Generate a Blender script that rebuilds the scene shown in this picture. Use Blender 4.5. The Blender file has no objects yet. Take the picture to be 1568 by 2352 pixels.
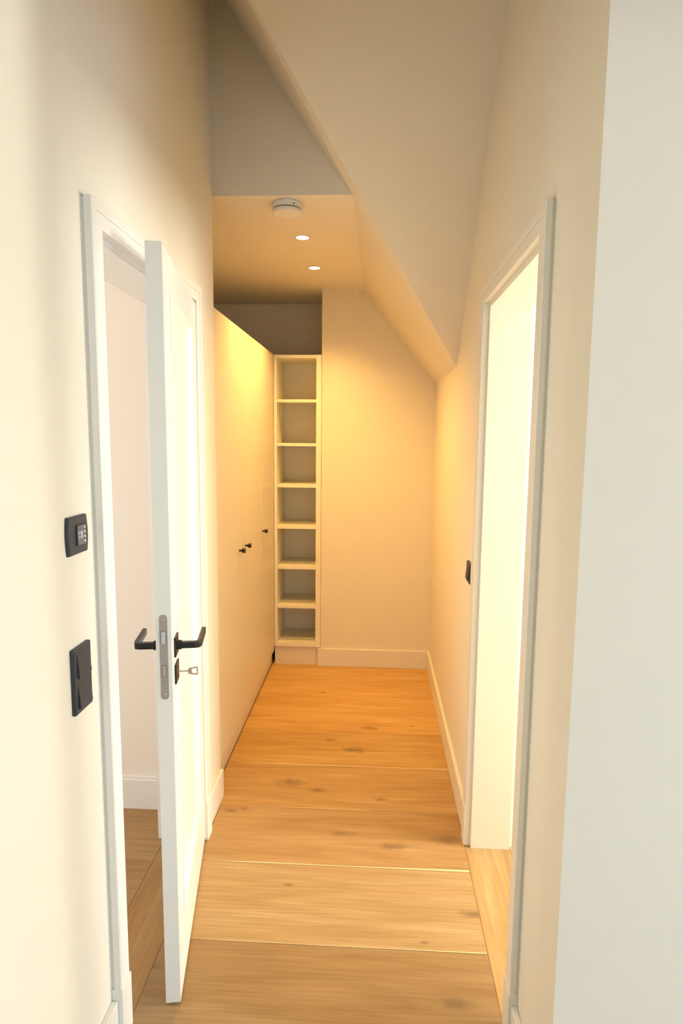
import bpy, bmesh, math, random
from mathutils import Vector, Matrix

# ---------------------------------------------------------------- camera
SC = bpy.context.scene
COL = SC.collection
F_PX, PITCH, YAW, ROLL = 1434.2, 0.12256, 0.05294, 0.008927
cp, sp, cy, sy = math.cos(PITCH), math.sin(PITCH), math.cos(YAW), math.sin(YAW)
fwd = Vector((-sy * cp, cy * cp, -sp))
rt = Vector((cy, sy, 0))
up0 = rt.cross(fwd)
rr = rt * math.cos(ROLL) + up0 * math.sin(ROLL)
uu = -rt * math.sin(ROLL) + up0 * math.cos(ROLL)
cam_data = bpy.data.cameras.new('camera')
cam_data.sensor_fit = 'HORIZONTAL'
cam_data.sensor_width = 36
cam_data.lens = F_PX / 1568 * 36
cam_data.clip_start = 0.02
cam = bpy.data.objects.new('camera', cam_data)
COL.objects.link(cam)
M = Matrix((rr, uu, -fwd)).transposed().to_4x4()
M.translation = Vector((0, 0, 1.55))
cam.matrix_world = M
SC.camera = cam

# ---------------------------------------------------------------- exposure, sky, daylight
SC.view_settings.view_transform = 'Standard'
SC.view_settings.look = 'None'
SC.view_settings.exposure = 0.0
SC.view_settings.gamma = 1.0
SC.view_settings.use_curve_mapping = False

W = bpy.data.worlds.new('sky')
SC.world = W
W.use_nodes = True
wn = W.node_tree
wn.nodes['Background'].inputs[0].default_value = (0.62, 0.74, 1.0, 1)
wn.nodes['Background'].inputs[1].default_value = 1.2


def area(name, loc, direction, sx, sy_, power, color):
    l = bpy.data.lights.new(name, 'AREA')
    l.shape = 'RECTANGLE'
    l.size, l.size_y = sx, sy_
    l.energy = power
    l.color = color
    o = bpy.data.objects.new(name, l)
    o.location = loc
    o.rotation_euler = Vector(direction).to_track_quat('-Z', 'Z').to_euler()
    COL.objects.link(o)
    return o


# skylight entering by the three windows (each lamp fills its window opening, outside the frame of the photo)
area('landing_daylight', (1.5, -2.94, 0.85), (-0.1, 1, -0.35), 2.4, 1.0, 16, (0.45, 0.70, 1.0))
area('landing_side_daylight', (3.42, -0.65, 0.88), (-1, 0.12, -0.50), 2.2, 1.0, 104, (0.56, 0.77, 1.0))
area('bedroom_daylight', (3.40, 1.60, 1.45), (-1, 0, -0.02), 1.2, 1.5, 225, (1.0, 1.0, 0.90))
area('side_room_daylight', (-2.94, 1.20, 1.35), (1, 0, -0.1), 1.6, 1.4, 47, (1.0, 0.96, 0.98))

# ---------------------------------------------------------------- materials


def new_mat(name):
    m = bpy.data.materials.new(name)
    m.use_nodes = True
    nt = m.node_tree
    return m, nt, nt.nodes['Principled BSDF']


def plain(name, col, rough=0.5, metal=0.0, bump=0.0, bscale=200, var=0.0, spec=0.5):
    m, nt, b = new_mat(name)
    b.inputs['Base Color'].default_value = (*col, 1)
    b.inputs['Roughness'].default_value = rough
    b.inputs['Metallic'].default_value = metal
    b.inputs['Specular IOR Level'].default_value = spec
    tc = nt.nodes.new('ShaderNodeTexCoord')
    nz = nt.nodes.new('ShaderNodeTexNoise')
    nz.inputs['Scale'].default_value = bscale
    nz.inputs['Detail'].default_value = 3
    nt.links.new(tc.outputs['Object'], nz.inputs['Vector'])
    if bump:
        bp = nt.nodes.new('ShaderNodeBump')
        bp.inputs['Strength'].default_value = bump
        bp.inputs['Distance'].default_value = 0.001
        nt.links.new(nz.outputs['Fac'], bp.inputs['Height'])
        nt.links.new(bp.outputs['Normal'], b.inputs['Normal'])
    if var:
        n2 = nt.nodes.new('ShaderNodeTexNoise')
        n2.inputs['Scale'].default_value = 2.5
        nt.links.new(tc.outputs['Object'], n2.inputs['Vector'])
        mx = nt.nodes.new('ShaderNodeMix')
        mx.data_type = 'RGBA'
        mx.inputs['A'].default_value = (*[c * (1 - var) for c in col], 1)
        mx.inputs['B'].default_value = (*[min(1, c * (1 + var)) for c in col], 1)
        nt.links.new(n2.outputs['Fac'], mx.inputs['Factor'])
        nt.links.new(mx.outputs['Result'], b.inputs['Base Color'])
    return m


M_WALL = plain('wall_paint', (0.83, 0.775, 0.665), 0.9, bump=0.25, bscale=450, var=0.015, spec=0.2)
M_CEIL = plain('ceiling_paint', (0.83, 0.775, 0.665), 0.95, bump=0.25, bscale=450, var=0.015, spec=0.15)
M_TRIM = plain('white_lacquer', (0.83, 0.80, 0.73), 0.35, bump=0.05, bscale=90)
M_DOOR = plain('door_lacquer', (0.83, 0.81, 0.75), 0.30, bump=0.05, bscale=90)
M_CAB = plain('cabinet_lacquer', (0.80, 0.75, 0.62), 0.38, bump=0.12, bscale=160)
M_SHELF = plain('shelf_board', (0.86, 0.83, 0.70), 0.5, bump=0.1, bscale=160)
M_DARK = plain('anthracite_plastic', (0.030, 0.034, 0.042), 0.45, bump=0.1, bscale=900)
M_BLACK = plain('black_metal', (0.016, 0.014, 0.013), 0.38, metal=0.3, bump=0.1, bscale=700)
M_STEEL = plain('brushed_steel', (0.42, 0.40, 0.38), 0.42, metal=0.75, bump=0.1, bscale=500)
M_NICKEL = plain('nickel', (0.62, 0.55, 0.44), 0.3, metal=0.85)
M_WHITEP = plain('white_plastic', (0.82, 0.81, 0.78), 0.45)
M_GREYLINE = plain('grey_band', (0.20, 0.19, 0.20), 0.5)
M_SUB = plain('subfloor', (0.10, 0.07, 0.04), 0.9)
M_FILL = plain('joint_filler', (0.42, 0.28, 0.13), 0.8)
M_SCREEN = plain('display_glass', (0.16, 0.13, 0.12), 0.15)
M_PRINT = plain('display_print', (0.50, 0.60, 0.75), 0.4)


def emit(name, col, s):
    m, nt, b = new_mat(name)
    b.inputs['Base Color'].default_value = (0.8, 0.8, 0.8, 1)
    b.inputs['Emission Color'].default_value = (*col, 1)
    b.inputs['Emission Strength'].default_value = s
    return m


M_LAMP = emit('lamp_glow', (1.0, 0.83, 0.55), 14)
M_LED = emit('led_glow', (1.0, 0.98, 0.92), 1.6)

M_GLASS, _nt, _b = new_mat('window_glass')
_b.inputs['Transmission Weight'].default_value = 1.0
_b.inputs['Roughness'].default_value = 0.0
_b.inputs['IOR'].default_value = 1.02

KNOTS = [(-0.361, 2.619, .050), (-0.229, 2.566, .030), (0.048, 2.515, .022), (-0.575, 2.391, .022), (-0.521, 2.41, .014),
         (-0.111, 2.271, .032), (0.095, 2.206, .040), (-0.278, 1.98, .012), (0.341, 1.885, .030), (0.175, 1.76, .010),
         (-0.078, 2.933, .050), (-0.203, 3.023, .022), (-0.011, 3.171, .036), (0.218, 3.208, .014), (0.243, 1.553, .035),
         (-0.63, 1.62, .016), (-0.700, 1.60, .014), (-0.298, 3.617, .02), (0.30, 2.26, .05)]


def oak(name, axis, tint=(1, 1, 1), knots=True):
    """oiled oak; the grain runs along the given world axis, each board shifted by its own random value"""
    m, nt, b = new_mat(name)
    N, L = nt.nodes, nt.links
    geo = N.new('ShaderNodeNewGeometry')
    inf = N.new('ShaderNodeObjectInfo')
    off = N.new('ShaderNodeVectorMath')
    off.operation = 'MULTIPLY_ADD'
    comb = N.new('ShaderNodeCombineXYZ')
    for k in range(3):
        L.new(inf.outputs['Random'], comb.inputs[k])
    L.new(comb.outputs[0], off.inputs[0])
    off.inputs[1].default_value = (37.0, 23.0, 11.0)
    L.new(geo.outputs['Position'], off.inputs[2])
    mp = N.new('ShaderNodeMapping')
    mp.inputs['Scale'].default_value = (1.1, 9.0, 1.0) if axis == 'x' else (9.0, 1.1, 1.0)
    L.new(off.outputs[0], mp.inputs['Vector'])
    n1 = N.new('ShaderNodeTexNoise')
    n1.inputs['Scale'].default_value = 1.6
    n1.inputs['Detail'].default_value = 5
    n1.inputs['Distortion'].default_value = 0.9
    L.new(mp.outputs[0], n1.inputs['Vector'])
    mp2 = N.new('ShaderNodeMapping')
    mp2.inputs['Scale'].default_value = (3.0, 90.0, 1.0) if axis == 'x' else (90.0, 3.0, 1.0)
    L.new(off.outputs[0], mp2.inputs['Vector'])
    n2 = N.new('ShaderNodeTexNoise')
    n2.inputs['Scale'].default_value = 1.4
    n2.inputs['Detail'].default_value = 4
    L.new(mp2.outputs[0], n2.inputs['Vector'])
    ramp = N.new('ShaderNodeValToRGB')
    e = ramp.color_ramp.elements
    c = lambda r_, g_, b_: (r_ * tint[0], g_ * tint[1], b_ * tint[2], 1)
    e[0].position, e[0].color = 0.25, c(0.40, 0.235, 0.090)
    e[1].position, e[1].color = 0.78, c(0.565, 0.385, 0.195)
    k = e.new(0.50)
    k.color = c(0.485, 0.305, 0.135)
    L.new(n1.outputs['Fac'], ramp.inputs[0])
    fine = N.new('ShaderNodeMapRange')
    fine.inputs['From Min'].default_value, fine.inputs['From Max'].default_value = 0.3, 0.7
    fine.inputs['To Min'].default_value, fine.inputs['To Max'].default_value = 0.86, 1.10
    L.new(n2.outputs['Fac'], fine.inputs['Value'])
    var = N.new('ShaderNodeMapRange')
    var.inputs['To Min'].default_value, var.inputs['To Max'].default_value = 0.90, 1.10
    L.new(inf.outputs['Random'], var.inputs['Value'])
    mul = N.new('ShaderNodeMath')
    mul.operation = 'MULTIPLY'
    L.new(fine.outputs[0], mul.inputs[0])
    L.new(var.outputs[0], mul.inputs[1])
    sc = N.new('ShaderNodeVectorMath')
    sc.operation = 'SCALE'
    L.new(ramp.outputs['Color'], sc.inputs[0])
    L.new(mul.outputs[0], sc.inputs['Scale'])
    tm = N.new('ShaderNodeVectorMath')
    tm.operation = 'MULTIPLY'
    L.new(sc.outputs[0], tm.inputs[0])
    L.new(inf.outputs['Color'], tm.inputs[1])
    col_out = tm.outputs[0]
    if knots:
        prev = None
        wob = N.new('ShaderNodeTexNoise')
        wob.inputs['Scale'].default_value = 24
        L.new(geo.outputs['Position'], wob.inputs['Vector'])
        for (kx, ky, kr) in KNOTS:
            kr *= 1.35
            s_ = N.new('ShaderNodeVectorMath')
            s_.operation = 'SUBTRACT'
            L.new(geo.outputs['Position'], s_.inputs[0])
            s_.inputs[1].default_value = (kx, ky, 0)
            q = N.new('ShaderNodeVectorMath')
            q.operation = 'MULTIPLY'
            L.new(s_.outputs[0], q.inputs[0])
            q.inputs[1].default_value = (1 / kr, 2.3 / kr, 0)
            ln = N.new('ShaderNodeVectorMath')
            ln.operation = 'LENGTH'
            L.new(q.outputs[0], ln.inputs[0])
            if prev is None:
                prev = ln.outputs['Value']
            else:
                mn = N.new('ShaderNodeMath')
                mn.operation = 'MINIMUM'
                L.new(prev, mn.inputs[0])
                L.new(ln.outputs['Value'], mn.inputs[1])
                prev = mn.outputs[0]
        ad = N.new('ShaderNodeMath')
        ad.operation = 'MULTIPLY_ADD'
        L.new(wob.outputs['Fac'], ad.inputs[0])
        ad.inputs[1].default_value = 1.6
        L.new(prev, ad.inputs[2])
        mr = N.new('ShaderNodeMapRange')
        mr.interpolation_type = 'SMOOTHSTEP'
        mr.inputs['From Min'].default_value, mr.inputs['From Max'].default_value = 0.7, 2.3
        mr.inputs['To Min'].default_value, mr.inputs['To Max'].default_value = 0.62, 0.0
        L.new(ad.outputs[0], mr.inputs['Value'])
        mx = N.new('ShaderNodeMix')
        mx.data_type = 'RGBA'
        mx.inputs['B'].default_value = (0.13, 0.075, 0.04, 1)
        L.new(col_out, mx.inputs['A'])
        L.new(mr.outputs[0], mx.inputs['Factor'])
        col_out = mx.outputs['Result']
    L.new(col_out, b.inputs['Base Color'])
    b.inputs['Roughness'].default_value = 0.48
    b.inputs['Specular IOR Level'].default_value = 0.35
    bp = N.new('ShaderNodeBump')
    bp.inputs['Strength'].default_value = 0.12
    bp.inputs['Distance'].default_value = 0.001
    L.new(n2.outputs['Fac'], bp.inputs['Height'])
    L.new(bp.outputs['Normal'], b.inputs['Normal'])
    return m


M_OAK = oak('oiled_oak_boards', 'x')
M_OAK_Y = oak('oiled_oak_threshold', 'y', (0.95, 0.93, 0.85), False)
M_SAP = plain('pale_sapwood', (0.80, 0.62, 0.36), 0.5)

# ---------------------------------------------------------------- helpers


def link(name, me, m, parent=None, kind=None, label=None):
    o = bpy.data.objects.new(name, me)
    if m:
        me.materials.append(m)
    COL.objects.link(o)
    if parent:
        o.parent = parent
    if kind:
        o['kind'] = kind
    if label:
        o['label'] = label
    return o


def obj(name, bm, m, parent=None, kind=None, label=None, smooth=False):
    bmesh.ops.recalc_face_normals(bm, faces=bm.faces)
    me = bpy.data.meshes.new(name)
    bm.to_mesh(me)
    bm.free()
    if smooth:
        for p in me.polygons:
            p.use_smooth = True
    return link(name, me, m, parent, kind, label)


def box(bm, x0, x1, y0, y1, z0, z1, bevel=0.0, mat=None):
    g = bmesh.ops.create_cube(bm, size=1)['verts']
    for v in g:
        v.co = Vector((x0 if v.co.x < 0 else x1, y0 if v.co.y < 0 else y1, z0 if v.co.z < 0 else z1))
    if bevel:
        es = {e for v in g for e in v.link_edges}
        r = bmesh.ops.bevel(bm, geom=list(es), offset=bevel, segments=2, affect='EDGES', profile=0.5)
        g = list({v for f in r['faces'] for v in f.verts} | {v for v in g if v.is_valid})
    if mat is not None:
        for v in {v for v in g if v.is_valid}:
            v.co = mat @ v.co
    return g


def B(*a, bevel=0.0):
    bm = bmesh.new()
    box(bm, *a, bevel=bevel)
    return bm


def poly_solid(bm, pts, d):
    """closed prism from a planar polygon (list of 3D points) pushed along vector d"""
    d = Vector(d)
    a = [bm.verts.new(Vector(p)) for p in pts]
    b = [bm.verts.new(Vector(p) + d) for p in pts]
    bm.faces.new(a)
    bm.faces.new(b[::-1])
    n = len(a)
    for i in range(n):
        bm.faces.new((a[i], b[i], b[(i + 1) % n], a[(i + 1) % n]))


def cyl(bm, c, axis, r, h, seg=32, r2=None):
    rot = Vector((0, 0, 1)).rotation_difference(Vector(axis)).to_matrix().to_4x4()
    mt = Matrix.Translation(Vector(c) + Vector(axis).normalized() * h / 2) @ rot
    return bmesh.ops.create_cone(bm, cap_ends=True, segments=seg, radius1=r, radius2=r if r2 is None else r2, depth=h, matrix=mt)['verts']


def empty(name, loc=(0, 0, 0), rz=0.0):
    o = bpy.data.objects.new(name, None)
    o.location = loc
    o.rotation_euler = (0, 0, rz)
    o.empty_display_size = 0.1
    COL.objects.link(o)
    return o


def thing(name, label, cat, loc=(0, 0, 0), rz=0.0, group=None):
    o = empty(name, loc, rz)
    o['label'] = label
    o['category'] = cat
    if group:
        o['group'] = group
    return o


def setting(name, loc=(0, 0, 0), rz=0.0):
    o = empty(name, loc, rz)
    o['kind'] = 'structure'
    return o


S = 'structure'
# main planes, metres
XL, XR = -0.645, 0.380           # wall faces of the corridor
TW = 0.147                       # wall thickness
YB = 4.06                        # back wall
YBH = 2.51                       # bulkhead / end of left wall
ZS = 2.46                        # soffit
YC = 1.16                        # corner of the right wall
LO = (1.445, 2.197, 2.005)       # left door opening: near, far, head
RO = (1.495, 2.235, 2.003)       # right door opening
ZTOP = 3.60

# ---------------------------------------------------------------- walls


def wall_with_hole(name, x0, x1, y0, y1, z1, holes, axis='y'):
    """wall slab running along y (or x) with rectangular openings (a0,a1,zb,zt)"""
    bm = bmesh.new()
    a = y0
    for (h0, h1, zb, zt) in sorted(holes):
        if h0 > a:
            box(bm, x0, x1, a, h0, 0, z1)
        if zb > 0:
            box(bm, x0, x1, h0, h1, 0, zb)
        box(bm, x0, x1, h0, h1, zt, z1)
        a = h1
    if a < y1:
        box(bm, x0, x1, a, y1, 0, z1)
    if axis == 'x':
        for v in bm.verts:
            v.co = Vector((v.co.y, v.co.x, v.co.z))
    bmesh.ops.remove_doubles(bm, verts=bm.verts, dist=1e-5)
    seen = {}
    for f in list(bm.faces):
        k = frozenset(f.verts)
        seen.setdefault(k, []).append(f)
    dead = [f for fs in seen.values() if len(fs) > 1 for f in fs]
    bmesh.ops.delete(bm, geom=dead, context='FACES_ONLY')
    return obj(name, bm, M_WALL, kind=S)


G = 0.02
wall_with_hole('wall_left', XL - TW, XL, -3.0, YBH, ZTOP, [(LO[0] - G, LO[1] + G, 0, LO[2] + G)])
wall_with_hole('wall_right', XR, XR + TW, YC, YB + 0.6, ZTOP, [(RO[0] - G, RO[1] + G, 0, RO[2] + G)])
# wall turning right at the corner, facing the camera
obj('wall_landing', B(XR + TW, 3.53, YC, YC + TW, 0, ZTOP), M_WALL, kind=S)
# back wall of the corridor: full wall right of the shelf niche
obj('wall_back', B(-0.349, XR, YB, YB + 0.6, 0, 2.60), M_WALL, kind=S)
obj('wall_niche', B(-1.42, -0.349, YB + 0.45, YB + 0.6, 0, 2.60), M_WALL, kind=S)
obj('wall_cupboard', B(-1.42, -1.27, YBH, YB + 0.45, 0, 2.60), M_WALL, kind=S)
obj('wall_side_room_back', B(-3.15, XL - TW, 2.39, YBH, 0, 2.62), M_WALL, kind=S)
# bulkhead above the soffit, facing the camera
bm = bmesh.new()
poly_solid(bm, [(XL, YBH - 0.001, ZS + 0.0006), (-0.100, YBH - 0.001, ZS + 0.0006), (-0.60, YBH - 0.001, 3.165), (XL, YBH - 0.001, 3.225)], (0, 0.06, 0))
obj('wall_bulkhead', bm, M_WALL, kind=S)
# outer shell of landing and side rooms, each with its window
wall_with_hole('wall_landing_back', -3.10, -2.95, -0.792, 3.53, ZTOP, [(0.3, 2.7, 0.30, 1.42)], 'x')
wall_with_hole('wall_landing_right', 3.45, 3.60, -3.10, 3.60, ZTOP, [(-1.75, 0.45, 0.36, 1.42), (1.42, 2.70, 0.6, 2.25)])
wall_with_hole('wall_side_room_left', -3.15, -3.0, -0.60, 2.39, 2.62, [(0.35, 2.05, 0.6, 2.15)])
obj('wall_side_room_front', B(-3.0, XL - TW, -0.60, -0.45, 0, 2.62), M_WALL, kind=S)
obj('wall_bedroom_back', B(XR + TW, 3.45, 3.45, 3.60, 0, 2.62), M_WALL, kind=S)

# ---------------------------------------------------------------- ceilings
bm = bmesh.new()
box(bm, -1.42, XL, YBH + 0.0, YB + 0.6, ZS, ZS + 0.12)
poly_solid(bm, [(XL, YBH, ZS), (-0.100, YBH, ZS), (-0.085, YB + 0.01, ZS), (-0.085, YB + 0.6, ZS), (XL, YB + 0.6, ZS)], (0, 0, 0.12))
bmesh.ops.remove_doubles(bm, verts=bm.verts, dist=1e-5)
obj('ceiling', bm, M_CEIL, kind=S)
obj('ceiling_side_room', B(-3.15, XL - TW, -0.60, YBH, 2.62, 2.70), M_CEIL, kind=S)
obj('ceiling_bedroom', B(XR + TW, 3.60, YC, 3.60, 2.62, 2.70), M_CEIL, kind=S)
# roof slope running along the corridor above its right wall
E0 = Vector((XR, 3.060, 1.876))
E1 = Vector((-0.391, 2.029, 2.843))
ed = (E1 - E0)
E2 = E0 + ed * ((XL - E0.x) / ed.x)
bm = bmesh.new()
n_up = Vector((0.0, 0.0, 0.10))
poly_solid(bm, [(XR, YB + 0.3, 1.876), tuple(E0), (-0.100, YBH, ZS), (-0.085, YB + 0.3, ZS)], n_up)
v = [bm.verts.new(p) for p in (E0, E2, Vector((XL, YBH, 3.225)), Vector((-0.60, YBH, 3.165)), Vector((-0.100, YBH, ZS)))]
w = [bm.verts.new(q.co + n_up) for q in v]
for (i, j) in ((2, 3), (3, 4), (4, 0)):
    bm.faces.new((v[1], v[i], v[j]))
    bm.faces.new((w[1], w[j], w[i]))
for i in range(5):
    bm.faces.new((v[i], w[i], w[(i + 1) % 5], v[(i + 1) % 5]))
bmesh.ops.remove_doubles(bm, verts=bm.verts, dist=1e-5)
obj('ceiling_slope_side', bm, M_CEIL, kind=S)
# roof slope falling away from the camera
R1 = Vector((XR, 2.099, 2.868))
rd = R1 - E0
Rtop = E0 + rd * ((ZTOP - E0.z) / rd.z)
kx = (E2 - E0).cross(rd)
ytop = E0.y - (kx.x * (XL - E0.x) + kx.z * (ZTOP - E0.z)) / kx.y
bm = bmesh.new()
poly_solid(bm, [tuple(E0), tuple(Rtop), (XL, ytop, ZTOP), tuple(E2)], (0, 0, 0.08))
obj('ceiling_slope_front', bm, M_CEIL, kind=S)
obj('ceiling_landing', B(XL - TW, 3.60, -3.10, 1.05, 2.33, ZTOP), M_CEIL, kind=S)  # unseen slab, lowered and brought forward to keep light off the upper walls
obj('ceiling_shaft', B(XL - TW, 3.60, 1.05, Rtop.y + 0.02, ZTOP, ZTOP + 0.1), M_CEIL, kind=S)

# ---------------------------------------------------------------- floor: oak boards as separate pieces
floor = setting('floor')
obj('subfloor', B(-3.15, 3.60, -3.10, YB + 0.6, -0.10, -0.020), M_SUB, floor)
TH = 0.020
obj('joint_filler', B(-3.15, 3.60, -3.10, YB + 0.6, -0.0199, -0.0022), M_FILL, floor)


def board(x0, x1, y0, y1, m, tone=(1, 1, 1)):
    g = 0.0006
    dz = random.uniform(-0.0002, 0.0002)
    bm = bmesh.new()
    vs = box(bm, x0 + g, x1 - g, y0 + g, y1 - g, -TH, dz)
    top = [e for e in bm.edges if all(v_.co.z > -0.01 for v_ in e.verts)]
    bmesh.ops.bevel(bm, geom=top, offset=0.0009, segments=1, affect='EDGES')
    o_ = obj('plank', bm, m, floor)
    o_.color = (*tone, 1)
    return o_


random.seed(4)
XT0, XT1 = XL + 0.017, XL - TW + 0.005   # threshold boards of left door
seams = [4.55, 4.155, 3.81, 3.46, 3.115, 2.772, 2.430, 2.083, 1.727, 1.375, 1.02, 0.67, 0.32, -0.03, -0.38, -0.73, -1.08, -1.43, -1.78, -2.13, -2.48, -2.83, -3.10]
# tone of each board with the light put into it: brighter far, darker near (board lying between seams[i] and seams[i+1])
LIT_TONE = {2.772: (1.05, 1.02, 0.92), 2.430: (0.93, 0.89, 0.84), 2.083: (0.90, 0.92, 0.94), 1.727: (0.62, 0.58, 0.53), 1.375: (0.62, 0.58, 0.53)}
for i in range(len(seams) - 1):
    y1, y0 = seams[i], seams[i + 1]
    tone = LIT_TONE.get(y1, (1.22, 1.16, 0.88) if y1 > 2.5 else (0.8, 0.76, 0.72))
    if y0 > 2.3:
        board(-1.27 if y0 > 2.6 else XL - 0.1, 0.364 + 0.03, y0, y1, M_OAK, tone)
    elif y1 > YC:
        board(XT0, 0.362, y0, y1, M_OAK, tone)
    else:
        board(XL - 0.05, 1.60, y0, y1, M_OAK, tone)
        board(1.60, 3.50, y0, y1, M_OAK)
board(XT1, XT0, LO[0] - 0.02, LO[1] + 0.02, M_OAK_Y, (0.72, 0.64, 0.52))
board(0.362, XR + TW + 0.005, RO[0] - 0.02, RO[1] + 0.02, M_OAK_Y)
for k in range(9):
    y1 = 2.42 - 0.35 * k
    y0 = max(y1 - 0.35, -0.60)
    if y1 > -0.5:
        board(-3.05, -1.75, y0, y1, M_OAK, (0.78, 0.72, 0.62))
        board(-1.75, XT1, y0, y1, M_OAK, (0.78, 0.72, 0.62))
for k in range(7):
    y1 = 3.50 - 0.35 * k
    board(XR + TW + 0.005, 2.0, max(y1 - 0.35, 1.20), y1, M_OAK)
    board(2.0, 3.50, max(y1 - 0.35, 1.20), y1, M_OAK)


def sap(y, x0, x1, wd, seed, thick=1.0):
    """narrow streak of pale sapwood along the edge of a board, lying flush in it"""
    rnd = random.Random(seed)
    bm = bmesh.new()
    n = 26
    lo, hi = [], []
    ph = rnd.uniform(0, 6)
    for i in range(n + 1):
        t = i / n
        x = x0 + (x1 - x0) * t
        w_ = wd * (0.35 + 0.65 * t) * (0.75 + 0.25 * math.sin(7 * t + ph)) * min(1, 6 * t + 0.05)
        lo.append(bm.verts.new((x, y, 0.0005)))
        hi.append(bm.verts.new((x, y + w_, 0.0005)))
    for i in range(n):
        bm.faces.new((lo[i], lo[i + 1], hi[i + 1], hi[i]))
    ends = bmesh.ops.extrude_face_region(bm, geom=list(bm.faces))
    for v_ in ends['geom']:
        if isinstance(v_, bmesh.types.BMVert):
            v_.co.z -= 0.0012
    return obj('sapwood_streak', bm, M_SAP, floor)


sap(2.0845, -0.59, 0.360, 0.010, 1)
sap(2.7735, -0.64, 0.360, 0.009, 2)
sap(1.7285, -0.54, 0.360, 0.003, 3)
sap(2.4315, -0.50, 0.0, 0.004, 5)

# ---------------------------------------------------------------- baseboards


def baseboard(name, x0, x1, y0, y1, h=0.122):
    return obj(name, B(x0, x1, y0, y1, 0.0, h, bevel=0.0025), M_TRIM, kind=S)


BT = 0.016
baseboard('baseboard_left', XL, XL + BT, LO[1] + 0.058, YBH - 0.012)
baseboard('baseboard_left_near', XL, XL + BT, -2.95, LO[0] - 0.058)
baseboard('baseboard_right', XR - BT, XR, RO[1] + 0.058, YB)
baseboard('baseboard_right_near', XR - BT, XR, YC - BT, RO[0] - 0.058)
baseboard('baseboard_landing', XR - BT, 3.45, YC - BT, YC)
baseboard('baseboard_back', -0.368, XR - BT, YB - BT, YB)
o = obj('baseboard_side_room', B(-3.0, XL - TW, 2.39 - 0.015, 2.39, 0, 0.130, bevel=0.0025), M_TRIM, kind=S)
obj('baseboard_cap', B(-3.0, XL - TW, 2.39 - 0.008, 2.39, 0.130, 0.142, bevel=0.002), M_TRIM, o)

# ---------------------------------------------------------------- door frames


def sweep_u(name, prof, side, xw, op, parent, m, z0=0.0):
    """profile points (w,d): w = outward from the opening, d = out of the wall; three mitred pieces"""
    y0, y1, zt = op
    P = lambda w, d, y, z: Vector((xw + side * d, y, z))
    segs = []
    for k in range(3):
        bm = bmesh.new()
        a, b = [], []
        for (w, d) in prof:
            c = [(y0 - w, z0), (y0 - w, zt + w), (y1 + w, zt + w), (y1 + w, z0)]
            a.append(bm.verts.new(P(w, d, *c[k])))
            b.append(bm.verts.new(P(w, d, *c[k + 1])))
        n = len(a)
        bm.faces.new(a)
        bm.faces.new(b[::-1])
        for i in range(n):
            bm.faces.new((a[i], b[i], b[(i + 1) % n], a[(i + 1) % n]))
        segs.append(obj(name, bm, m, parent))
    return segs


CAS = [(0.0, -0.004), (0.0, 0.0215), (0.002, 0.0235), (0.031, 0.0235), (0.0318, 0.0205), (0.0334, 0.0205), (0.0342, 0.0245), (0.036, 0.026), (0.054, 0.026), (0.0565, 0.0235), (0.0565, 0.0075), (0.0535, 0.007), (0.0535, 0.0), (0.021, 0.0), (0.021, -0.004)]
CASB = [(0.0, 0.004), (0.0, -0.020), (0.0565, -0.022), (0.0565, 0.0), (0.021, 0.0), (0.021, 0.004)]


def frame(name, side, xw, op):
    t = setting(name)
    k = 1.0 if side > 0 else 0.80
    sweep_u('casing', [(w, d * k if d > 0 else d) for (w, d) in CAS], side, xw, op, t, M_TRIM)
    reb = 0.008 if side > 0 else 0.003
    jam = [(0.0195, -TW - 0.001), (-0.016, -TW - 0.001), (-0.016, -reb - 0.001), (-0.0145, -reb), (0.0, -reb), (0.0, -0.004), (0.0195, -0.004)]
    sweep_u('jamb', jam, side, xw, op, t, M_TRIM)
    sweep_u('rear_casing', [(w, d) for (w, d) in CASB], side, xw - side * TW, op, t, M_TRIM)
    for (ya, yb) in ((op[0] - 0.058, op[0] + 0.0005), (op[1] - 0.0005, op[1] + 0.058)):
        xs = sorted((xw, xw + side * (0.026 * k + 0.0022)))
        obj('plinth_block', B(xs[0], xs[1], ya, yb, 0.0, 0.152, bevel=0.0015), M_TRIM, t)
    return t


frame('trim_1', 1, XL, LO)
frame('trim_2', -1, XR, RO)

# ---------------------------------------------------------------- left door leaf (ajar, opening into the corridor)
HX, HY = -0.631, 2.203            # hinge corner on the corridor face
ang = math.atan2(1.506 - HY, -0.508 - HX)   # direction from hinge to free edge
door = setting('door_1', (HX, HY, 0), ang)  # local +x to free edge; corridor face at local y=0, leaf behind it (-y ... )
DW = math.hypot(1.506 - HY, -0.508 - HX)
DT = 0.039
Z0, Z1 = 0.008, 1.998
# local frame: x along leaf, y: corridor side is +y (checked: rotated normal points to +X world)
px0, px1, pz0, pz1 = 0.125, DW - 0.095, 0.205, 1.905
bm = bmesh.new()
mo, rec, mw = 0.004, 0.011, 0.028


def ring(bm, rects):
    """rects: list of (x0,x1,z0,z1,y) nested loops; builds faces between successive loops"""
    loops = [[bm.verts.new((x, y, z)) for (x, z) in ((a, c), (b, c), (b, d), (a, d))] for (a, b, c, d, y) in rects]
    for l0, l1 in zip(loops, loops[1:]):
        for i in range(4):
            bm.faces.new((l0[i], l0[(i + 1) % 4], l1[(i + 1) % 4], l1[i]))
    return loops


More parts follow.
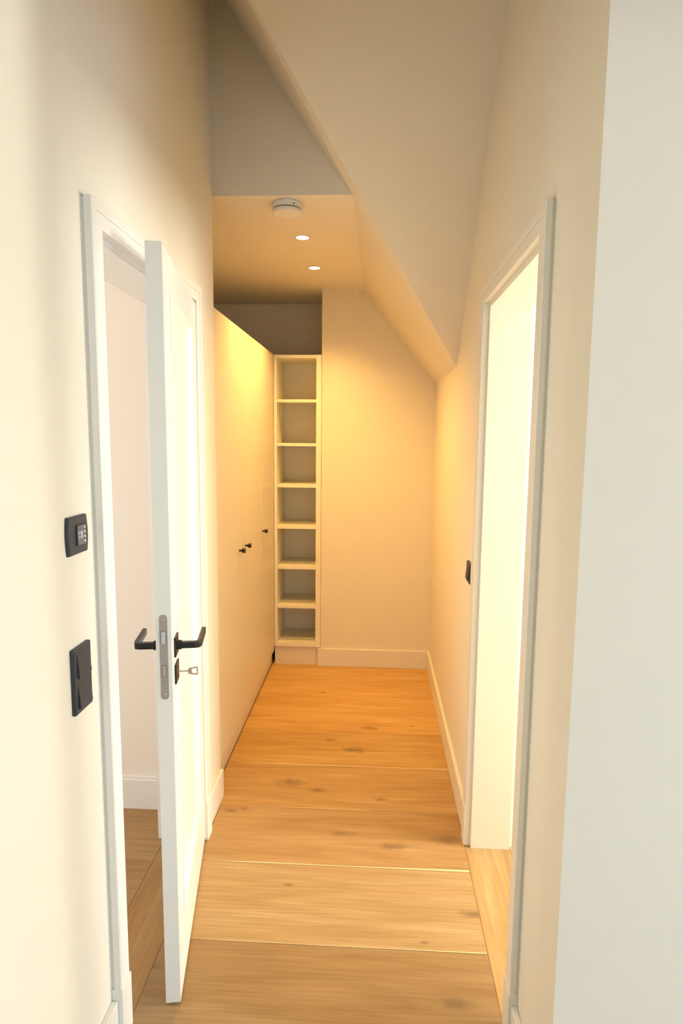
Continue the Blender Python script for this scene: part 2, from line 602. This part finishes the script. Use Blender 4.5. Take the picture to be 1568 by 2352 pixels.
for sgn, yf in ((1, 0.0), (-1, -DT)):
    R_ = [(0, DW, Z0, Z1, yf), (px0, px1, pz0, pz1, yf)]
    ins = [(0.000, mo), (0.010, mo), (0.016, -0.002), (mw, -rec)]
    for (i_, dd) in ins:
        R_.append((px0 + i_, px1 - i_, pz0 + i_, pz1 - i_, yf + sgn * dd))
    lp = ring(bm, R_)
    bm.faces.new(lp[-1])
    if sgn > 0:
        fl = lp[0]
    else:
        for i in range(4):
            bm.faces.new((fl[i], fl[(i + 1) % 4], lp[0][(i + 1) % 4], lp[0][i]))
obj('door_leaf', bm, M_DOOR, door)

# mortise lock faceplate in the free edge
lock = bmesh.new()
yc = -DT / 2
zb, zt, hw = 0.874, 1.097, 0.0100
pts = []
for i in range(13):
    a_ = math.pi * i / 12
    pts.append((DW, yc + hw * math.cos(a_), zt - hw + hw * math.sin(a_)))
for i in range(13):
    a_ = math.pi + math.pi * i / 12
    pts.append((DW, yc + hw * math.cos(a_), zb + hw + hw * math.sin(a_)))
poly_solid(lock, [(p[0] - 0.002, p[1], p[2]) for p in pts], (0.0032, 0, 0))
lk = obj('lock_faceplate', lock, M_STEEL, door, label='grey steel lock faceplate')
# latch bolt with its two dark slots
obj('latch_slot', B(DW + 0.0008, DW + 0.0016, yc - 0.0072, yc + 0.0072, 1.022, 1.054), M_GREYLINE, lk)
bm = bmesh.new()
poly_solid(bm, [(DW, yc - 0.0048, 1.0225), (DW + 0.007, yc - 0.0048, 1.0225), (DW + 0.0025, yc + 0.0048, 1.0225), (DW, yc + 0.0048, 1.0225)], (0, 0, 0.031))
obj('latch_bolt', bm, M_STEEL, lk)
obj('bolt_slot', B(DW + 0.0008, DW + 0.0016, yc - 0.0052, yc + 0.0052, 0.934, 0.966), M_GREYLINE, lk)
obj('dead_bolt', B(DW, DW + 0.0028, yc - 0.0036, yc + 0.0036, 0.9355, 0.9645, bevel=0.0004), M_NICKEL, lk)
for z in (1.084, 0.887):
    bm = bmesh.new()
    cyl(bm, (DW + 0.0008, yc, z), (1, 0, 0), 0.0036, 0.0012, 20, 0.0028)
    sc_ = obj('screw', bm, M_NICKEL, lk)


def lever(sgn, y0):
    """black lever set: square rose, round neck, flat lever bending back towards the hinge"""
    s = 0.062
    xs = DW - s
    zc = 0.997
    t = obj('door_handle', None or B(xs - 0.026, xs + 0.026, *sorted((y0, y0 + sgn * 0.005)), zc - 0.026, zc + 0.026, bevel=0.001), M_BLACK, door, label='black rose and lever handle')
    bm = bmesh.new()
    cyl(bm, (xs, y0 + sgn * 0.004, zc), (0, sgn, 0), 0.0125, 0.012, 24)
    obj('neck_ring', bm, M_BLACK, t)
    bm = bmesh.new()
    # arm leaving the door then running parallel to it: constant height band with rounded corner
    out = 0.062
    r_ = 0.009
    inner, outer = [], []
    path = [(xs, y0 + sgn * 0.014), (xs, y0 + sgn * (out - 0.012)), (xs - 0.003, y0 + sgn * (out - 0.003)), (xs - 0.012, y0 + sgn * out), (xs - 0.124, y0 + sgn * out)]
    wds = [0.0085, 0.0085, 0.0080, 0.0065, 0.0060]
    nrm = []
    for i, p in enumerate(path):
        q0 = path[max(i - 1, 0)]
        q1 = path[min(i + 1, len(path) - 1)]
        tx, ty = q1[0] - q0[0], q1[1] - q0[1]
        l_ = math.hypot(tx, ty)
        nrm.append((-ty / l_, tx / l_))
    A = [(p[0] + n[0] * w_, p[1] + n[1] * w_) for p, n, w_ in zip(path, nrm, wds)]
    C_ = [(p[0] - n[0] * w_, p[1] - n[1] * w_) for p, n, w_ in zip(path, nrm, wds)]
    hs = [0.0085, 0.0085, 0.009, 0.0095, 0.0095]
    prev = None
    for a_, c_, h in zip(A, C_, hs):
        q = [bm.verts.new((a_[0], a_[1], zc - h)), bm.verts.new((c_[0], c_[1], zc - h)), bm.verts.new((c_[0], c_[1], zc + h)), bm.verts.new((a_[0], a_[1], zc + h))]
        if prev:
            for i in range(4):
                bm.faces.new((prev[i], prev[(i + 1) % 4], q[(i + 1) % 4], q[i]))
        else:
            bm.faces.new(q)
        prev = q
    bm.faces.new(prev[::-1])
    bmesh.ops.recalc_face_normals(bm, faces=bm.faces)
    es = [e for e in bm.edges if len(e.link_faces) == 2 and e.calc_face_angle(0) > 0.9]
    bmesh.ops.bevel(bm, geom=es, offset=0.0028, segments=3, affect='EDGES', profile=0.5)
    obj('lever', bm, M_BLACK, t, smooth=False)
    return xs


xs = lever(1, 0.0)
lever(-1, -DT)
zk = 0.924
for sgn, y0 in ((1, 0.0), (-1, -DT)):
    obj('key_rose', B(xs - 0.026, xs + 0.026, *sorted((y0, y0 + sgn * 0.005)), zk - 0.026, zk + 0.026, bevel=0.001), M_BLACK, door)
# hinges on the far edge
for z in (0.25, 1.75):
    bm = bmesh.new()
    cyl(bm, (0.0, 0.006, z), (0, 0, 1), 0.0065, 0.075, 16)
    obj('hinge', bm, M_DOOR, door)

# key standing in the lock: a thing of its own
rotm = Matrix.Rotation(ang, 4, 'Z')
kb = Vector((HX, HY, 0)) + (rotm @ Vector((xs, 0.005, zk)))
key = thing('key', 'small brass-coloured key standing in the lock under the right-hand black lever of the open door', 'key', kb, ang)
bm = bmesh.new()
cyl(bm, (0, -0.003, 0), (0, 1, 0), 0.0022, 0.030, 16)
cyl(bm, (0, 0.0, 0), (0, 1, 0), 0.0034, 0.003, 16)
obj('shaft', bm, M_NICKEL, key)
bm = bmesh.new()
# flared bow with a window, flat in the plane of the shaft, turned so that it shows
ol = [(0.026, -0.005), (0.030, -0.0085), (0.046, -0.011), (0.052, -0.011), (0.052, 0.011), (0.046, 0.011), (0.030, 0.0085), (0.026, 0.005)]
il = [(0.036, -0.0045), (0.036, -0.0055), (0.0475, -0.0075), (0.0485, -0.0075), (0.0485, 0.0075), (0.0475, 0.0075), (0.036, 0.0055), (0.036, 0.0045)]
for xo in (-0.0011, 0.0011):
    a = [bm.verts.new((xo, p, q)) for p, q in ol]
    b = [bm.verts.new((xo, p, q)) for p, q in il]
    for i in range(8):
        bm.faces.new((a[i], a[(i + 1) % 8], b[(i + 1) % 8], b[i]))
    if xo < 0:
        a0, b0 = a, b
    else:
        for i in range(8):
            bm.faces.new((a0[i], a0[(i + 1) % 8], a[(i + 1) % 8], a[i]))
            bm.faces.new((b0[i], b0[(i + 1) % 8], b[(i + 1) % 8], b[i]))
bow = obj('bow', bm, M_NICKEL, key)

# ---------------------------------------------------------------- switches and thermostat


def plate(bm, w, h, d, bulge=0.0, bev=0.0015):
    """cover plate in local coords: x = out of the wall, y width, z height; sides may bow outwards"""
    n = 10
    def outline(inset):
        p = []
        for i in range(n + 1):
            t = -1 + 2 * i / n
            p.append((w / 2 - inset + bulge * (1 - t * t), t * (h / 2 - inset)))
        for i in range(n + 1):
            t = 1 - 2 * i / n
            p.append((-(w / 2 - inset + bulge * (1 - t * t)), t * (h / 2 - inset)))
        return p
    loops = []
    for (x, ins) in ((0.0, 0.0), (d - bev * 2.4, 0.0), (d - bev * .8, bev * 0.7), (d, bev * 2.2)):
        loops.append([bm.verts.new((x, y, z)) for y, z in outline(ins)])
    for a_, b_ in zip(loops, loops[1:]):
        m_ = len(a_)
        for i in range(m_):
            bm.faces.new((a_[i], a_[(i + 1) % m_], b_[(i + 1) % m_], b_[i]))
    bm.faces.new(loops[0])
    bm.faces.new(loops[-1][::-1])


def text_mesh(s, size, name):
    cu = bpy.data.curves.new(name, 'FONT')
    cu.body = s
    cu.size = size
    cu.align_x = 'CENTER'
    cu.align_y = 'CENTER'
    cu.extrude = 0.0001
    o_ = bpy.data.objects.new(name, cu)
    COL.objects.link(o_)
    dg = bpy.context.evaluated_depsgraph_get()
    me = bpy.data.meshes.new_from_object(o_.evaluated_get(dg))
    bpy.data.objects.remove(o_)
    return me


th = thing('thermostat', 'black room thermostat with lit display on the left wall above the double switch', 'thermostat', (XL, 1.300, 1.331))
bm = bmesh.new()
plate(bm, 0.082, 0.083, 0.0095, bulge=0.0045, bev=0.002)
obj('cover_plate', bm, M_DARK, th)
mod = obj('display_module', B(0.008, 0.0128, -0.014, 0.025, -0.0225, 0.0225, bevel=0.0010), M_DARK, th)
obj('display', B(0.0126, 0.0132, -0.0127, 0.0237, -0.0212, 0.0212), M_SCREEN, mod, label='brown-grey reflective display')
me = text_mesh('22', 0.019, 'digits')
dg_ = link('digits', me, M_PRINT, mod)
dg_.rotation_euler = (math.pi / 2, -math.pi / 2, math.pi / 2)
dg_.location = (0.0134, -0.0035, 0.000)
obj('symbol_bar', B(0.0131, 0.0134, 0.0040, 0.0085, -0.006, 0.009), M_PRINT, mod)
for k in range(4):
    bm = bmesh.new()
    cyl(bm, (0.0129, 0.0195, 0.0155 - 0.0103 * k), (1, 0, 0), 0.00175, 0.0008, 16)
    obj('indicator_light', bm, M_LED, mod)


def rocker_switch(name, label, loc, rz, n, w=0.080, pitch=0.071):
    t = thing(name, label, 'light switch', loc, rz)
    h = w + pitch * (n - 1)
    bm = bmesh.new()
    plate(bm, w, h, 0.0105, 0.0, 0.0012)
    obj('cover_plate', bm, M_DARK, t)
    for k in range(n):
        zc = (k - (n - 1) / 2) * pitch
        s2 = 0.0275
        bm = bmesh.new()
        # the rocker leans out at its foot
        poly_solid(bm, [(0.0085, -s2, zc + s2), (0.0112, -s2, zc + s2), (0.0165, -s2, zc - s2), (0.0085, -s2, zc - s2)], (0, 2 * s2, 0))
        es = list(bm.edges)
        bmesh.ops.bevel(bm, geom=es, offset=0.0006, segments=1, affect='EDGES')
        obj('rocker', bm, M_DARK, t)
    return t


rocker_switch('light_switch', 'anthracite double light switch with two stacked rockers on the left wall below the thermostat', (XL, 1.292, 1.014), 0, 2, w=0.078, pitch=0.068)
rocker_switch('light_switch', 'small black light switch half hidden by the frame of the right-hand doorway', (XR, 2.428, 1.020), math.pi, 1)

# ---------------------------------------------------------------- built-in wardrobe along the left
XF = -0.662
ward = thing('wardrobe', 'cream built-in wardrobe with three flat doors and black knobs along the left of the corridor', 'wardrobe', (XF, YBH, 0))
WY0 = 0.006
ox, oy = XF, YBH


def wb(x0, x1, y0, y1, z0, z1, bevel=0.0):
    return B(x0 - ox, x1 - ox, y0 - oy, y1 - oy, z0, z1, bevel=bevel)


bm = wb(-1.262, XF - 0.021, YBH + 0.008, YB + 0.001, 0.100, 2.058)
obj('carcass', bm, M_CAB, ward)
obj('plinth', wb(-1.25, -0.680, YBH + 0.008, YB, 0.006, 0.100), M_CAB, ward)
obj('gap_shade_strip', wb(-1.24, -0.684, YBH + 0.008, YB, 0.0, 0.006), M_SUB, ward)  # dark strip standing in for the shade under the plinth
for (y0, y1, ky) in ((YBH + 0.010, 3.0675, 3.003), (3.0715, 3.6025, 3.146), (3.6065, YB - 0.003, 3.640)):
    d_ = obj('door', wb(XF - 0.020, XF, y0, y1, 0.102, 2.060, bevel=0.0020), M_CAB, ward)
    bm = bmesh.new()
    kc = (XF - ox, ky - oy, 0.980)
    cyl(bm, kc, (1, 0, 0), 0.0048, 0.012, 16)
    cyl(bm, (kc[0] + 0.0115, kc[1], kc[2]), (1, 0, 0), 0.0062, 0.005, 24, 0.0118)
    cyl(bm, (kc[0] + 0.0165, kc[1], kc[2]), (1, 0, 0), 0.0118, 0.014, 24, 0.0112)
    obj('knob', bm, M_BLACK, d_, label='black knob', smooth=False)

# ---------------------------------------------------------------- open shelf unit at the end
sh = thing('shelf_unit', 'tall narrow cream open shelf unit with seven compartments beside the wardrobe', 'shelves', (-0.505, YB, 0))
sx, sy_ = -0.505, YB


def sb(x0, x1, y0, y1, z0, z1, bevel=0.0):
    return B(x0 - sx, x1 - sx, y0 - sy_, y1 - sy_, z0, z1, bevel=bevel)


DEP = 0.34
obj('side_panel', sb(XF + 0.001, -0.6395, YB, YB + DEP, 0.127, 2.057, bevel=0.0008), M_SHELF, sh)
obj('side_panel', sb(-0.384, -0.3505, YB - 0.006, YB + DEP, 0.127, 2.057, bevel=0.0008), M_SHELF, sh)
obj('top_board', sb(-0.6395, -0.384, YB, YB + DEP, 2.036, 2.057, bevel=0.0008), M_SHELF, sh)
obj('bottom_board', sb(-0.6395, -0.384, YB, YB + DEP, 0.127, 0.152, bevel=0.0008), M_SHELF, sh)
obj('back_panel', sb(-0.6395, -0.384, YB + DEP - 0.008, YB + DEP, 0.152, 2.036), M_SHELF, sh)
for z in (1.776, 1.494, 1.224, 0.950, 0.678, 0.411):
    obj('shelf', sb(-0.6392, -0.3843, YB + 0.001, YB + DEP - 0.009, z - 0.0185, z, bevel=0.0008), M_SHELF, sh)
obj('plinth', sb(-0.6605, -0.351, YB + 0.012, YB + 0.030, 0.0, 0.127), M_CAB, sh)

# ---------------------------------------------------------------- smoke detector and downlights
sm = thing('smoke_detector', 'round white smoke detector under the lowered ceiling nearest its front edge', 'smoke detector', (-0.364, 2.594, ZS))
bm = bmesh.new()
cyl(bm, (0, 0, -0.0015), (0, 0, -1), 0.0565, 0.021, 64)
obj('base', bm, M_WHITEP, sm, smooth=False)
bm = bmesh.new()
cyl(bm, (0, 0, 0), (0, 0, -1), 0.0545, 0.0015, 64)
obj('gasket', bm, M_GREYLINE, sm)
bm = bmesh.new()
cyl(bm, (0, 0, -0.0225), (0, 0, -1), 0.0550, 0.0050, 64)
obj('grille', bm, M_GREYLINE, sm)
bm = bmesh.new()
g = cyl(bm, (0, 0, -0.0275), (0, 0, -1), 0.0575, 0.0125, 64)
es = [e for e in bm.edges if all(v_.co.z < -0.039 for v_ in e.verts)]
bmesh.ops.bevel(bm, geom=es, offset=0.004, segments=3, affect='EDGES')
obj('cap', bm, M_WHITEP, sm)
obj('test_button', B(0.030, 0.036, -0.0495, -0.0475, -0.019, -0.014), M_GREYLINE, sm)


def downlight(name, label, loc, power):
    t = thing(name, label, 'ceiling light', loc, 0, 'recessed spotlights in the lowered ceiling')
    bm = bmesh.new()
    seg = 48
    prof = [(0.0385, 0.0), (0.0385, -0.0022), (0.036, -0.0032), (0.0300, -0.0030), (0.0275, 0.0)]
    rings = [[bm.verts.new((r_ * math.cos(2 * math.pi * i / seg), r_ * math.sin(2 * math.pi * i / seg), z)) for i in range(seg)] for r_, z in prof]
    for k in range(len(rings)):
        a_, b_ = rings[k], rings[(k + 1) % len(rings)]
        for i in range(seg):
            bm.faces.new((a_[i], a_[(i + 1) % seg], b_[(i + 1) % seg], b_[i]))
    obj('trim_ring', bm, M_CEIL, t)
    bm = bmesh.new()
    cyl(bm, (0, 0, -0.0002), (0, 0, -1), 0.0275, 0.0016, 48, 0.025)
    obj('lamp', bm, M_LAMP, t, label='glowing warm lamp')
    l = bpy.data.lights.new('spot_beam', 'SPOT')
    l.energy = power
    l.color = (1.0, 0.55, 0.15)
    l.spot_size = math.radians(122)
    l.spot_blend = 1.0
    l.shadow_soft_size = 0.024
    lo = bpy.data.objects.new('spot_beam', l)
    lo.location = (0, 0, -0.030)
    lo.parent = t
    COL.objects.link(lo)
    return t


downlight('downlight', 'glowing recessed downlight nearer the smoke detector', (-0.353, 3.02, ZS), 70)
downlight('downlight', 'glowing recessed downlight nearer the back wall', (-0.348, 3.55, ZS), 70)

# ---------------------------------------------------------------- windows outside the frame (source of the daylight)


def window(name, axis, a0, a1, z0, z1, p0, p1):
    t = setting(name)
    fw = 0.06

    def bb(u0, u1, v0, v1, q0, q1):
        return B(u0, u1, q0, q1, v0, v1) if axis == 'x' else B(q0, q1, u0, u1, v0, v1)
    mid = (a0 + a1) / 2
    for (u0, u1, v0, v1) in ((a0, a0 + fw, z0, z1), (a1 - fw, a1, z0, z1), (a0 + fw, a1 - fw, z0, z0 + fw), (a0 + fw, a1 - fw, z1 - fw, z1), (mid - 0.03, mid + 0.03, z0 + fw, z1 - fw)):
        obj('window_frame', bb(u0, u1, v0, v1, p0, p1), M_TRIM, t)
    pm = (p0 + p1) / 2
    obj('pane', bb(a0 + fw, a1 - fw, z0 + fw, z1 - fw, pm - 0.002, pm + 0.002), M_GLASS, t)


window('window_1', 'x', 0.3, 2.7, 0.30, 1.42, -3.08, -3.02)
window('window_2', 'y', 1.42, 2.70, 0.6, 2.25, 3.52, 3.58)
window('window_4', 'y', -1.75, 0.45, 0.36, 1.42, 3.52, 3.58)
window('window_3', 'y', 0.35, 2.05, 0.6, 2.15, -3.13, -3.07)
